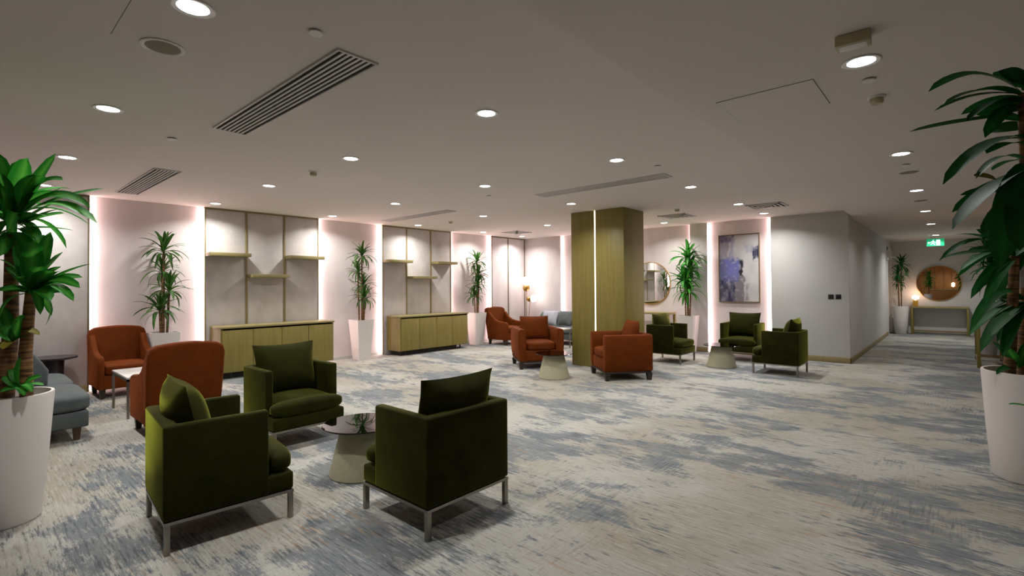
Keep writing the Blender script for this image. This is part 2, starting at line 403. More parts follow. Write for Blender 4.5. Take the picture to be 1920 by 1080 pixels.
# ------------------------------------------------------------------ downlights
dl_n = [0]
def downlight(x, y, z, label, power=1.0):
    t = thing('downlight', label, 'downlight', (x, y, z), 0, 'recessed ceiling downlights')
    MB().lathe([(.068, .0), (.092, .0), (.096, -.004), (.090, -.008), (.070, -.004), (.068, 0)], 24).build('trim_ring', 'trim_white', t)
    MB().lathe([(.0, -.003), (.069, -.003), (.069, .0), (0, .0)], 24).build('diffuser', 'diffuser', t)
    ld = bpy.data.lights.new('downlight_lamp', 'AREA'); ld.shape = 'DISK'; ld.size = .13
    ld.energy = DOWN_W*power; ld.color = DOWN_COL; ld.spread = R(142)
    lo = bpy.data.objects.new('downlight_lamp', ld); COL.objects.link(lo); lo.parent = t; lo.location = (0, 0, -.0065)
LX = (-2.78, -4.83, -6.93, -9.0); LY = (.76, 2.78, 4.79, 6.82, 8.85, 10.35)
where = {
 (0,0): 'largest round downlight, at the top edge of the photo beside the round speaker',
 (1,0): 'round downlight left of the large foreground air grille',
 (2,0): 'round downlight above the big left potted plant',
 (3,0): 'round downlight half hidden behind the leaves of the big left plant',
 (0,1): 'bright round downlight in the middle of the lounge ceiling, right of the large grille',
 (1,1): 'round downlight beside the smoke detector on the lounge ceiling',
 (2,1): 'round downlight above the first wall shelf unit, away from the wall',
 (3,1): 'round downlight close to the left end of the first wall shelf unit',
 (0,2): 'round downlight in front of the long grille near the oak column',
 (1,2): 'round downlight above the middle of the lounge, left of the long grille by the column',
 (2,2): 'round downlight above the slim grille in front of the second shelf unit',
 (3,2): 'round downlight close to the right end of the first wall shelf unit',
 (0,3): 'round downlight to the upper right of the oak column',
 (1,3): 'round downlight just in front of the top left corner of the oak column',
 (2,3): 'round downlight right of the slim grille by the second shelf unit',
 (3,3): 'round downlight right above the second wall shelf unit',
 (0,4): 'round downlight left of the square diffuser over the right seating group',
 (1,4): 'round downlight hidden behind the top of the oak column',
 (2,4): 'bright round downlight left of the oak column over the far seating corner',
 (3,4): 'round downlight above the plant between second shelf unit and corner',
 (0,5): 'round downlight nearest the abstract painting',
 (1,5): 'round downlight above the round wall mirror beside the oak column',
 (2,5): 'round downlight by the back wall hidden behind the oak column',
 (3,5): 'round downlight in the far left corner above the globe floor lamp'}
for i, x in enumerate(LX):
    for j, y in enumerate(LY): downlight(x, y, H, where[(i, j)])
for k, (y, l) in enumerate(((3.41, 'first and largest corridor downlight, beside the beige ceiling box'), (6.11, 'second corridor downlight from the camera'),
        (8.68, 'third corridor downlight from the camera'), (11.29, 'fourth corridor downlight from the camera'),
        (13.82, 'fifth corridor downlight from the camera'), (17.12, 'last corridor downlight, just above the green exit sign'))):
    downlight(-.39, y, HC, 'round ' + l, 1.3 if y > 16 else (.5 if y < 8 else .38))

# ------------------------------------------------------------------ air grilles
def grille(x0, x1, y0, y1, z, label, n=7):
    t = thing('air_grille', label, 'air grille', ((x0+x1)/2, (y0+y1)/2, z), 0, 'linear ceiling air grilles')
    a, b_ = (x1-x0)/2, (y1-y0)/2; e = .016
    MB().box(-a, a, -b_, -b_+e, -.012, 0, .002).box(-a, a, b_-e, b_, -.012, 0, .002).box(-a, -a+e, -b_+e, b_-e, -.012, 0).box(a-e, a, -b_+e, b_-e, -.012, 0).build('frame', 'grille', t)
    box('backing', 'dark_recess', (-a+e, a-e, -b_+e, b_-e, -.002, 0), t)
    st = (2*b_-2*e)/n
    sm = None
    for k in range(1, n):
        yy = -b_+e+st*k
        if sm is None: sm = s_ = box('slat', 'grille', (-a+e, a-e, -st*.23, st*.23, -.010, -.003), t)
        else: s_ = sm.copy(); COL.objects.link(s_)
        s_.location = (0, yy, 0)
    return t
grille(-4.74, -2.64, 1.44, 1.71, H, 'large slatted ceiling air grille in the foreground')
grille(-8.90, -6.82, 1.48, 1.75, H, 'slatted ceiling air grille near the left wall above the first tall plant')
grille(-4.74, -2.68, 5.75, 6.0, H, 'slatted ceiling air grille in front of the oak column')
grille(-8.90, -6.82, 5.80, 6.03, H, 'slim slatted ceiling air grille in front of the second shelf unit')
def diffuser(x, y, label):
    t = thing('square_diffuser', label, 'air diffuser', (x, y, H), 0, 'square ceiling diffusers')
    for k in range(4):
        a = .28-.065*k; z = -.004-.006*k
        m = MB()
        for q in ((-a, a, -a, -a+.03), (-a, a, a-.03, a), (-a, -a+.03, -a, a), (a-.03, a, -a, a)): m.box(*q, z-.008, z)
        m.build('louvre_ring', 'grille', t)
    box('backing', 'dark_recess', (-.27, .27, -.27, .27, -.003, 0), t)
diffuser(-4.16, 9.5, 'square ceiling diffuser behind the oak column above the mirror')
diffuser(-2.46, 9.35, 'square ceiling diffuser near the abstract painting')
diffuser(-8.45, 9.5, 'square ceiling diffuser above the far seating corner')

# ------------------------------------------------------------------ small ceiling fittings
t = thing('ceiling_speaker', 'round olive mesh ceiling speaker with a white rim', 'speaker', (-3.36, .77, H))
MB().lathe([(.085, 0), (.105, 0), (.107, -.006), (.095, -.010), (.085, -.006), (.085, 0)], 32).build('rim', 'trim_white', t)
MB().lathe([(0, -.007), (.086, -.006), (.086, 0), (0, 0)], 32).build('mesh_cover', 'speaker_mesh', t)
def sprinkler(x, y, z, label):
    t = thing('sprinkler_cover', label, 'sprinkler', (x, y, z), 0, 'concealed sprinkler covers')
    MB().lathe([(0, -.014), (.036, -.014), (.038, -.010), (.038, -.007), (0, -.007)], 20).build('cap', 'trim_white', t)
    MB().lathe([(0, -.007), (.026, -.007), (.026, 0), (0, 0)], 16).build('collar', 'dark_recess', t)
sprinkler(-2.56, 1.27, H, 'round sprinkler cover beyond the end of the large foreground grille')
sprinkler(-5.36, 1.30, H, 'round sprinkler cover left of the large foreground grille')
sprinkler(-2.57, 5.34, H, 'round sprinkler cover at the right end of the grille by the column')
sprinkler(-5.31, 5.35, H, 'round sprinkler cover above the middle of the lounge')
sprinkler(-.39, 3.74, HC, 'round sprinkler cover between corridor downlight and smoke detector')
sprinkler(-.39, 6.7, HC, 'round sprinkler cover beyond the second corridor downlight')
def smoke(x, y, z, label):
    t = thing('smoke_detector', label, 'smoke detector', (x, y, z), 0, 'ceiling smoke detectors')
    MB().lathe([(0, -.012), (.052, -.012), (.055, -.006), (.055, 0), (0, 0)], 24).build('base', 'trim_white', t)
    MB().lathe([(0, -.050), (.030, -.050), (.038, -.042), (.042, -.030), (.040, -.012), (0, -.012)], 24).build('sensor_head', 'beige_plastic', t)
smoke(-5.71, 2.80, H, 'smoke detector on the lounge ceiling beside a downlight')
smoke(-.39, 4.13, HC, 'smoke detector on the corridor ceiling near the right foreground plant')
smoke(-3.78, 8.64, H, 'smoke detector on the ceiling right of the oak column')
smoke(-7.99, 6.9, H, 'smoke detector on the ceiling right of the slim grille')
for y, l in ((7.2, 'flat dark vent disc on the corridor ceiling beyond the second downlight'), (9.8, 'flat dark vent disc on the corridor ceiling beyond the third downlight')):
    t = thing('vent_disc', l, 'vent', (-.39, y, HC)); MB().lathe([(0, -.006), (.08, -.006), (.10, 0), (0, 0)], 24).build('disc', 'speaker_mesh', t)
    MB().lathe([(.095, -.002), (.112, -.004), (.115, 0), (.095, 0)], 24).build('rim', 'trim_white', t)
t = thing('emergency_light_box', 'beige rectangular box on the corridor ceiling beside the first downlight', 'ceiling box', (-.38, 3.03, HC), R(2))
box('housing', 'beige_plastic', (-.075, .075, -.05, .05, -.055, 0), t, bev=.006); box('lens', 'trim_white', (-.06, .06, -.035, .035, -.058, -.05), t, bev=.002)

# ------------------------------------------------------------------ wall shelves and cabinets
def shelf(y0, y1, z, label):
    t = thing('wall_shelf', label, 'shelf', (XP, (y0+y1)/2, z), 0, 'floating oak wall shelves')
    a = (y1-y0)/2
    box('board', 'oak_h', (.012, .27, -a+.01, a-.01, -.03, .03), t, bev=.003); box('mounting_rail', 'oak_trim', (0, .02, -a+.05, a-.05, -.02, .02), t)
for y, nm in ((2.77, 'first'), (6.23, 'second')):
    s_ = ((2.77, 3.43, 4.10, 4.77) if nm == 'first' else (6.23, 6.88, 7.58, 8.22))
    shelf(s_[0], s_[1], 2.07, 'oak wall shelf, upper left on the %s wall unit' % ('nearer' if nm == 'first' else 'farther'))
    shelf(s_[1], s_[2], 1.71, 'oak wall shelf, lower middle on the %s wall unit' % ('nearer' if nm == 'first' else 'farther'))
    shelf(s_[2], s_[3], 2.07, 'oak wall shelf, upper right on the %s wall unit' % ('nearer' if nm == 'first' else 'farther'))
def cabinet(y0, y1, label):
    L_ = y1-y0
    t = thing('sideboard', label, 'sideboard', (XP+.034, (y0+y1)/2, 0), 0, 'oak sideboards under the shelves')
    a = L_/2; d = .51
    MB().box(0, d-.02, -a, -a+.03, .10, .83).box(0, d-.02, a-.03, a, .10, .83).box(0, d-.02, -a+.03, a-.03, .10, .13).box(0, .02, -a+.03, a-.03, .13, .83).build('body', 'oak', t)
    box('top', 'oak_h', (-.0, d+.012, -a-.012, a+.012, .83, .86), t, bev=.003)
    box('plinth', 'dark_recess', (.05, d-.09, -a+.06, a-.30, 0, .10), t)
    w_ = (L_-.03)/4
    for k in range(4):
        q = -a+.015+w_*k
        dd = box('door', 'oak', (d-.02, d, q+.003, q+w_-.003, .112, .80), t, bev=.002)
    for yy in (-a+.18, a-.18):
        MB().lathe([(.02, 0), (.02, .10)], 12, (d-.10, yy, 0)).build('foot', 'black', t)
cabinet(2.85, 4.80, 'long oak sideboard under the nearer wall shelves, behind the green armchairs')
cabinet(6.33, 8.29, 'long oak sideboard under the farther wall shelves, left of the tall corner plant')

# ------------------------------------------------------------------ armchairs
def green_chair():
    t = thing('green_armchair', '', 'armchair', group='green velvet armchairs')
    for sx in (-1, 1):
        for sy in (-1, 1):
            MB().box(sx*.333-.017, sx*.333+.017, sy*.333-.014, sy*.333+.014, 0, .168, .002).build('leg', 'steel', t)
    MB().box(-.35, .35, -.35, -.322, .166, .184).box(-.35, .35, .322, .35, .166, .184).box(-.35, -.322, -.322, .322, .166, .184).box(.322, .35, -.322, .322, .166, .184).build('base_rail', 'steel', t)
    MB().box(-.347, .347, -.345, .352, .184, .30, .018, 3).build('seat_base', 'green_velvet', t)
    MB().box(-.352, -.285, -.352, .20, .188, .722, .016, 3).build('arm', 'green_velvet', t)
    MB().box(.285, .352, -.352, .20, .188, .722, .016, 3).build('arm', 'green_velvet', t)
    MB().box(-.345, .345, -.354, -.275, .188, .724, .018, 3).build('backrest', 'green_velvet', t)
    MB().soft((0, .02, .365), (.57, .60, .14), 5, .025).soft((0, .285, .365), (.69, .165, .135), 3.6, .012).build('seat_cushion', 'green_velvet', t)
    m = Matrix.Translation((0, -.185, .685)) @ Matrix.Rotation(R(13), 4, 'X')
    MB().pillow(.62, .50, .23, m).build('back_cushion', 'green_velvet', t)
    return t
def orange_chair():
    t = thing('orange_armchair', '', 'armchair', group='orange club armchairs')
    for sx in (-1, 1):
        for sy in (-1, 1):
            MB().box(-.028, .028, -.028, .028, -.115, 0, 0, top=(1.5, 1.5), mat=Matrix.Translation((sx*.365, sy*.345, .115))).build('leg', 'dark_wood', t)
    MB().box(-.39, .39, -.375, .375, .112, .140, .004).build('base_rail', 'dark_wood', t)
    MB().box(-.30, .30, -.30, .375, .14, .335, .02, 3).build('front_panel', 'orange', t)
    for sx in (-1, 1):
        pr = [(sx*.275, .14), (sx*.375, .14), (sx*.41, .24), (sx*.425, .42), (sx*.425, .66), (sx*.405, .705), (sx*.36, .72), (sx*.31, .715), (sx*.29, .69), (sx*.28, .55)]
        MB().prism(pr, -.39, .385, 'y', .012, 2).build('arm', 'orange', t)
    MB().box(-.40, .40, -.405, -.27, .14, .722, .03, 3).build('backrest', 'orange', t)
    MB().soft((0, .055, .405), (.56, .66, .155), 6, .015).build('seat_cushion', 'orange', t)
    m = Matrix.Translation((0, -.175, .69)) @ Matrix.Rotation(R(12), 4, 'X')
    MB().pillow(.56, .47, .19, m, pinch=.035).build('back_cushion', 'orange', t)
    return t
def wing_chair():
    t = thing('orange_wingback', '', 'armchair', group='orange high-back armchairs')
    for sx in (-1, 1):
        for y, s_ in ((.27, 1), (-.30, 1)):
            MB().box(-.022, .022, -.022, .022, -.135, 0, 0, top=(1.5, 1.5), mat=Matrix.Translation((sx*.27, y, .135))).build('leg', 'dark_wood', t)
    MB().box(-.29, .29, -.33, .33, .13, .32, .02, 3).build('seat_base', 'orange', t)
    # arched backrest, leaning backwards
    pr = [(-.33, .0), (.33, .0), (.342, .5), (.342, .70), (.322, .765), (.27, .80)] + [(.2-.05*k, .812+.012*math.sin(math.pi*k/8)) for k in range(9)] + [(-.27, .80), (-.322, .765), (-.342, .70), (-.342, .5)]
    sh = Matrix(((1,0,0,0), (0,1,-.16,0), (0,0,1,.13), (0,0,0,1)))
    MB().prism(pr, -.34, -.205, 'y', .03, 3, mat=sh).build('backrest', 'orange', t)
    for sx in (-1, 1):
        pr = [(-.34, .13), (.335, .13), (.36, .36), (.36, .52), (.335, .565), (.27, .585), (.12, .595), (-.02, .625), (-.12, .67), (-.20, .74), (-.26, .81), (-.33, .84), (-.40, .80)]
        MB().prism(pr, sx*.258, sx*.334, 'x', .025, 3).build('arm', 'orange', t)
    MB().soft((0, .07, .385), (.53, .58, .15), 6, .02).build('seat_cushion', 'orange', t)
    return t
gc = green_chair()
place(gc, 0, 'green velvet armchair seen from its side, nearest the left foreground plant', (-3.65, 1.15, 0), R(-5))
place(gc, 1, 'green velvet armchair with its back to the camera, centre foreground', (-2.69, 2.18, 0), R(90))
place(gc, 1, 'green velvet armchair facing the camera in front of the nearer sideboard', (-5.0, 2.25, 0), R(-90))
place(gc, 1, 'green velvet armchair beside the round mirror, half behind an orange armchair', (-4.25, 9.35, 0), R(-90))
place(gc, 1, 'green velvet armchair directly under the abstract painting', (-3.25, 10.42, 0), R(180))
place(gc, 1, 'green velvet armchair seen from its side in front of the white wall', (-2.26, 9.25, 0), R(90))
oc = orange_chair()
place(oc, 0, 'orange club armchair facing the camera, left of the oak column', (-5.93, 7.22, 0), R(-127.7))
place(oc, 1, 'orange club armchair seen from its side in front of the oak column', (-4.17, 7.24, 0), R(139.5))
wg = wing_chair()
place(wg, 0, 'orange high-back armchair facing out from the left wall behind the white table', (-9.0, 1.59, 0), R(-90))
place(wg, 1, 'orange high-back armchair with its back to the camera', (-6.33, 1.57, 0), R(90))
place(wg, 1, 'orange high-back armchair in the far left corner beside the globe lamp', (-8.80, 9.45, 0), R(-90))

# ------------------------------------------------------------------ tables
def cone_table(x, y, label):
    t = thing('cone_table', label, 'side table', (x, y, 0), 0, 'round glass tables on stone cones')
    MB().lathe([(.0, 0), (.252, 0), (.257, .01), (.165, .375), (.16, .385), (0, .385)], 40).build('cone_base', 'stone', t)
    MB().lathe([(0, .387), (.305, .387), (.309, .393), (.305, .399), (0, .399)], 48).build('glass_top', 'smoked', t)
cone_table(-3.64, 2.19, 'round smoked-glass table on a stone cone among the foreground green armchairs')
cone_table(-4.96, 6.48, 'round smoked-glass table on a stone cone in front of the orange club armchairs')
cone_table(-3.24, 9.26, 'round smoked-glass table on a stone cone among the far green armchairs')
def coffee_table(x0, x1, y0, y1, label):
    t = thing('coffee_table', label, 'coffee table', ((x0+x1)/2, (y0+y1)/2, 0), 0, 'white marble coffee tables')
    a, b_ = (x1-x0)/2, (y1-y0)/2
    box('marble_top', 'marble', (-a, a, -b_, b_, .455, .48), t, bev=.003)
    MB().box(-a, a, -b_, -b_+.025, .43, .455).box(-a, a, b_-.025, b_, .43, .455).box(-a, -a+.025, -b_, b_, .43, .455).box(a-.025, a, -b_, b_, .43, .455).build('frame', 'steel', t)
    for sx in (-1, 1):
        for sy in (-1, 1): MB().box(sx*(a-.0125)-.0125, sx*(a-.0125)+.0125, sy*(b_-.0125)-.0125, sy*(b_-.0125)+.0125, 0, .43).build('leg', 'steel', t)
coffee_table(-7.97, -7.15, 1.30, 2.05, 'white marble coffee table between the near orange high-back armchairs')
coffee_table(-7.9, -6.95, 9.0, 9.75, 'white marble coffee table behind the orange club armchair by the column')
t = thing('dark_side_table', 'dark pedestal side table by the left wall behind the grey sofa', 'side table', (-9.14, .86, 0))
MB().lathe([(0, .555), (.25, .555), (.262, .565), (.262, .585), (0, .585)], 40).build('table_top', 'side_dark', t)
MB().lathe([(.15, 0), (.15, .02), (.125, .03), (.125, .555)], 32).build('pedestal', 'side_dark', t)

# ------------------------------------------------------------------ sofas
def sofa(L_, label, loc, rz, back0, back1, thick=True):
    """faces +y, centred in x, back edge at y=0"""
    t = thing('sofa', label, 'sofa', loc, rz, 'grey upholstered sofas')
    a = L_/2
    MB().box(-a+.02, a-.02, .02, .88, .135, .295, .018, 3).build('base', 'grey_fabric', t)
    for k in range(2):
        MB().soft((-a/2+k*a, .47, .37), (a-.006, .88, .165), 7, .02).build('seat_cushion', 'grey_fabric', t)
    pr = [(0, .28), (.66, .42), (.67, .62), (.57, .79), (.48, .855), (.34, .87), (.08, .85), (0, .72)] if thick else [(0, .28), (.36, .42), (.34, .62), (.28, .73), (.20, .78), (.10, .78), (0, .70)]
    MB().prism(pr, back0, back1, 'x', .03, 3).build('backrest', 'grey_fabric', t)
    for sx in (-1, 1):
        for y in (.12, .80):
            MB().box(-.022, .022, -.022, .022, -.135, 0, 0, top=(1.5, 1.5), mat=Matrix.Translation((sx*(a-.12), y, .135))).build('leg', 'walnut', t)
    return t
sofa(2.1, 'grey backed sofa behind the big left planter', (-7.52, 0.0, 0), 0, -1.0, .14)
sofa(2.0, 'grey sofa against the back wall, left of the oak column', (-7.65, 10.98, 0), R(180), -1.0, 1.0, False)
for x, y, rz, mt, l in ((-8.05, 10.42, 8, 'pillow_grey', 'light grey pillow on the far sofa'), (-7.55, 10.43, -6, 'grey_fabric', 'dark grey pillow on the far sofa')):
    o = MB().pillow(.46, .40, .15, Matrix.Rotation(R(-22), 4, 'X')).build('pillow', mt); o.location = (x, y-.07, .66); o.rotation_euler = (0, 0, R(rz)); tag(o, l, 'pillow', 'pillows on the far sofa')

# ------------------------------------------------------------------ floor lamp with globes
t = thing('globe_floor_lamp', 'brass floor lamp with two glowing globes in the far corner', 'floor lamp', (-9.12, 10.66, 0))
MB().lathe([(0, 0), (.15, 0), (.15, .015), (.02, .025), (0, .025)], 28).build('base', 'brass', t)
MB().tube([(0, 0, .02), (0, 0, 1.42)], .009, 10).build('pole', 'brass', t)
MB().tube([(.03, 0, .02), (.07, .03, .7), (.10, .05, 1.10)], .008, 8).build('pole', 'brass', t)
def ball(r, c, n=24): return MB().lathe([(r*math.sin(math.pi*k/14), -r*math.cos(math.pi*k/14)) for k in range(15)], n, c)
ball(.10, (0, 0, 1.44)).build('brass_cup', 'brass', t); ball(.12, (0, 0, 1.64)).build('globe', 'globe', t)
ball(.075, (.08, .03, 1.13)).build('brass_cup', 'brass', t); ball(.095, (.17, .10, 1.14)).build('globe', 'globe', t)

# ------------------------------------------------------------------ mirrors, painting, switches
def mirror(x, y, z, r, label):
    t = thing('round_mirror', label, 'mirror', (x, y, z), 0, 'round wall mirrors')
    rot = Matrix.Rotation(R(90), 4, 'X')
    MB().lathe([(r-.004, 0), (r+.012, 0), (r+.012, .03), (r-.004, .03), (r-.004, 0)], 64, mat=rot).build('frame', 'brass', t)
    MB().lathe([(0, 0), (r-.003, 0), (r-.003, .022), (0, .022)], 64, mat=rot).build('mirror_glass', 'mirror', t, ang=20)
mirror(-5.55, YD-.001, 1.54, .50, 'large round mirror on the pink-lit back wall beside the oak column')
mirror(-.39, YE-.001, 1.49, .50, 'large round mirror on the corridor end wall')
def painting():
    t = thing('abstract_painting', 'abstract blue violet and white painting in a thin frame', 'painting', (-3.49, YD-.001, 1.845))
    W_, H_ = .80, 1.42
    MB().box(-W_/2-.02, -W_/2, -.045, 0, -H_/2-.02, H_/2+.02).box(W_/2, W_/2+.02, -.045, 0, -H_/2-.02, H_/2+.02).box(-W_/2, W_/2, -.045, 0, -H_/2-.02, -H_/2).box(-W_/2, W_/2, -.045, 0, H_/2, H_/2+.02).build('frame', 'bronze', t)
    nx, nz = 56, 96; vs = []; fs = []; cs = []
    rg = random.Random(3)
    lat = {}
    def vn(x, y, s):
        def h(i, j):
            k = (i, j, s)
            if k not in lat: lat[k] = rg.random()
            return lat[k]
        x *= s; y *= s; i, j = math.floor(x), math.floor(y); a, b_ = x-i, y-j
        a = a*a*(3-2*a); b_ = b_*b_*(3-2*b_)
        return (h(i,j)*(1-a)+h(i+1,j)*a)*(1-b_)+(h(i,j+1)*(1-a)+h(i+1,j+1)*a)*b_
    def lerp(a, b_, f): f = max(0, min(1, f)); return tuple(p+(q-p)*f for p, q in zip(a, b_))
    def rect(x, y, x0, x1, y0, y1, soft_=.03):
        return max(0, min(1, min(x-x0, x1-x, y-y0, y1-y)/soft_+.5))
    for j in range(nz+1):
        for i in range(nx+1):
            x = i/nx; y = 1-j/nz      # y down from the top
            y = 1-y; yy = 1-y
            q = (vn(x, y*1.7, 5)-.5)*.10+(vn(x, y*1.7, 17)-.5)*.07
            X, Y = x+q, (1-y)+q*.7
            c = lerp((.74, .73, .70), (.62, .61, .60), vn(x, y, 6))
            c = lerp(c, (.40, .34, .42), rect(X, Y, -.1, .24, -.1, .36)*.8)
            c = lerp(c, (.20, .17, .32), rect(X, Y, -.1, .36, -.1, .09)*.85*vn(x, y, 14)*1.6)
            c = lerp(c, (.42, .42, .58), rect(X, Y, .28, .40, .05, .36)*.7)
            c = lerp(c, (.13, .14, .40), rect(X, Y, -.1, .52, .36, .72)*.8)
            c = lerp(c, (.26, .28, .62), rect(X, Y, .16, .50, .36, .60)*(.4+.6*vn(x, y, 10)))
            c = lerp(c, (.012, .014, .05), rect(X, Y, .52, .60, .38, .62))
            c = lerp(c, (.05, .05, .14), rect(X, Y, -.1, .46, .70, 1.1)*(.45+.6*vn(x, y*.6, 16)))
            c = lerp(c, (.24, .21, .24), rect(X, Y, .46, .64, .62, 1.1)*.85)
            c = lerp(c, (.03, .04, .12), rect(X, Y, .82, 1.1, .18, .36)*(.4+.9*vn(x, y, 18)))
            c = lerp(c, (.30, .33, .45), rect(X, Y, .64, .84, .14, .24)*vn(x, y, 13)*.8)
            c = lerp(c, (.34, .25, .30), rect(X, Y, .68, .76, .72, 1.0)*.8*vn(x, y, 20))
            c = lerp(c, (.72, .71, .70), max(0, vn(x*.7, y, 24)-.72)*3*.6)
            vs.append(((x-.5)*W_, -.035, (y-.5)*H_)); cs.append((*[max(0, q_)**1.25*k_ for q_, k_ in zip(c, (.88, .86, .92))], 1))
    for j in range(nz):
        for i in range(nx):
            a = j*(nx+1)+i; fs.append((a, a+1, a+nx+2, a+nx+1))
    m, nt, N, L, b = new_mat('painted_canvas')
    at_ = N.new('ShaderNodeAttribute'); at_.attribute_name = 'paint'; L.new(at_.outputs['Color'], b.inputs['Base Color']); b.inputs['Roughness'].default_value = .6
    mb = MB(); mb.add(vs, fs); mb.box(-W_/2, W_/2, -.034, 0, -H_/2, H_/2)
    o = mb.build('canvas', m, t, smooth=False)
    ca = o.data.color_attributes.new('paint', 'FLOAT_COLOR', 'POINT')
    for k, c in enumerate(cs): ca.data[k].color = c
    for k in range(len(cs), len(o.data.vertices)): ca.data[k].color = (.7, .69, .67, 1)
painting()
for x, l in ((-1.80, 'left one of two black switch plates on the white wall'), (-1.68, 'right one of two black switch plates on the white wall')):
    t = thing('switch_plate', l, 'light switch', (x, YP, 1.25), 0, 'black wall switches')
    box('plate', 'black', (-.045, .045, -.008, 0, -.045, .045), t, bev=.002)
    for sx in (-1, 1): box('rocker', 'black', (sx*.019-.016, sx*.019+.016, -.012, -.008, -.033, .033), t, bev=.001)

# ------------------------------------------------------------------ console tables, table lamps, exit sign
def console(x0, x1, y0, y1, h, label):
    t = thing('console_table', label, 'console table', ((x0+x1)/2, (y0+y1)/2, 0), 0, 'slim oak console tables')
    a, b_ = (x1-x0)/2, (y1-y0)/2
    box('table_top', 'oak_h', (-a, a, -b_, b_, h-.05, h), t, bev=.003)
    for sx in (-1, 1):
        for sy in (-1, 1): box('leg', 'oak', (sx*(a-.03)-.025, sx*(a-.03)+.025, sy*(b_-.03)-.025, sy*(b_-.03)+.025, 0, h-.05), t, bev=.003)
    MB().box(-a+.05, a-.05, b_-.05, b_-.02, .06, .11).box(-a+.01, -a+.05, -b_+.05, b_-.05, .06, .11).box(a-.05, a-.01, -b_+.05, b_-.05, .06, .11).build('stretcher', 'oak_trim', t)
    return t
console(-6.05, -4.88, 10.66, 11.04, .87, 'oak console table under the round mirror beside the column')
console(-1.02, .26, 18.58, 18.97, .82, 'oak console table under the mirror at the corridor end')
console(.25, .66, 11.9, 13.2, .90, 'oak console table on the right of the corridor behind the right planter')
def table_lamp(x, y, z, label):
    t = thing('table_lamp', label, 'table lamp', (x, y, z), 0, 'small glowing table lamps')
    box('base', 'amber', (-.06, .06, -.06, .06, 0, .17), t, bev=.006)
    MB().lathe([(0, .17), (.02, .17), (.02, .2), (.085, .22), (.09, .27), (.06, .31), (0, .32)], 24).build('shade', 'lamp_shade', t)
    ld = bpy.data.lights.new('bulb', 'POINT'); ld.energy = 5; ld.color = (1, .62, .42); ld.shadow_soft_size = .06
    lo = bpy.data.objects.new('bulb', ld); COL.objects.link(lo); lo.parent = t; lo.location = (0, 0, .37)
table_lamp(-.91, 18.74, .82, 'small glowing amber lamp on the corridor end console')
table_lamp(.44, 12.15, .90, 'small glowing amber lamp on the console at the right')
t = thing('exit_sign', 'green illuminated exit sign hanging from the corridor ceiling', 'exit sign', (-.41, 17.5, HC))
box('sign_body', 'exit_green', (-.185, .185, -.02, .02, -.27, -.07), t, bev=.006)
MB().tube([(-.1, 0, 0), (-.1, 0, -.07)], .006, 6).tube([(.1, 0, 0), (.1, 0, -.07)], .006, 6).build('hanger', 'trim_white', t)
m = MB(); f_ = -.0215
m.box(.02, .10, f_, f_+.002, -.25, -.10)                                    # doorway
m.box(-.055, -.03, f_, f_+.002, -.125, -.10)                                # running figure: head, body, limbs
for q, a, l, w_ in (((-.05, -.16), 12, .07, .022), ((-.075, -.205), 50, .07, .016), ((-.03, -.21), -30, .07, .016), ((-.08, -.15), 70, .05, .012), ((-.02, -.155), -60, .05, .012)):
    m.box(-w_/2, w_/2, f_, f_+.002, -l/2, l/2, mat=Matrix.Translation((q[0], 0, q[1])) @ Matrix.Rotation(R(a), 4, 'Y'))
m.prism([(-.165, -.175), (-.135, -.145), (-.135, -.165), (-.105, -.165), (-.105, -.185), (-.135, -.185), (-.135, -.205)], f_, f_+.002, 'y')
m.build('pictogram', 'exit_white', t, smooth=False)

# ------------------------------------------------------------------ behind the photographer (shows in the end mirror; its lamps are added)
t = thing('reception_counter', 'warm wooden reception counter reflected in the corridor end mirror', 'counter', (-.6, -2.6, 0))
box('front', 'reception_wood', (-.9, .9, -.3, .3, 0, 1.02), t, bev=.005); box('worktop', 'oak_h', (-.95, .95, -.34, .34, 1.02, 1.07), t, bev=.004)
table_lamp(-.15, -2.6, 1.07, 'added glowing lamp on the reception counter, for the corridor end mirror to reflect')  # added lamp, gives the mirrored counter a warm light
for k in range(9): box('wall_slat', 'reception_wood', (-2.3+.42*k, -1.9+.42*k, YF, YF+.04, 0, HC), wf, bev=.004)
for y in (-2.4,): downlight(-.39, y, HC, 'round corridor downlight %s the reception counter, added for the end mirror to reflect' % ('in front of' if y > -1 else 'above'), .8)  # unseen extra downlight, added to light the mirrored reception area

# ------------------------------------------------------------------ plants
def profile(t): return (min(1, t/.10)*.30 + .70*math.sin(math.pi*min(1, t*.98+.02))**.75) * (1 if t < .97 else .35)
def leaf_obj(pts, width, parent, mat, fold=.25, ref=Vector((0,0,1)), name='leaf'):
    n = len(pts); vs = []; fs = []; uv = []
    for i, p in enumerate(pts):
        d = (pts[min(i+1, n-1)]-pts[max(i-1, 0)]).normalized()
        s_ = d.cross(ref)
        s_ = s_.normalized() if s_.length > .05 else d.cross(Vector((0,1,0))).normalized()
        nn = s_.cross(d); w_ = width/2*profile(i/(n-1))
        if i == n-1: w_ = .001
        vs += [p - s_*w_ + nn*w_*fold, p, p + s_*w_ + nn*w_*fold]
        uv += [(0, i/(n-1)), (.5, i/(n-1)), (1, i/(n-1))]
    for i in range(n-1):
        a = i*3; fs += [(a, a+1, a+4, a+3), (a+1, a+2, a+5, a+4)]
    me = bpy.data.meshes.new(name); me.from_pydata([tuple(v) for v in vs], [], fs); me.update()
    me.polygons.foreach_set('use_smooth', [True]*len(me.polygons))
    ul = me.uv_layers.new(name='UVMap')
    for lp in me.loops: ul.data[lp.index].uv = uv[lp.vertex_index]
    me.materials.append(M[mat]); o = bpy.data.objects.new(name, me); COL.objects.link(o); o.parent = parent
    return o
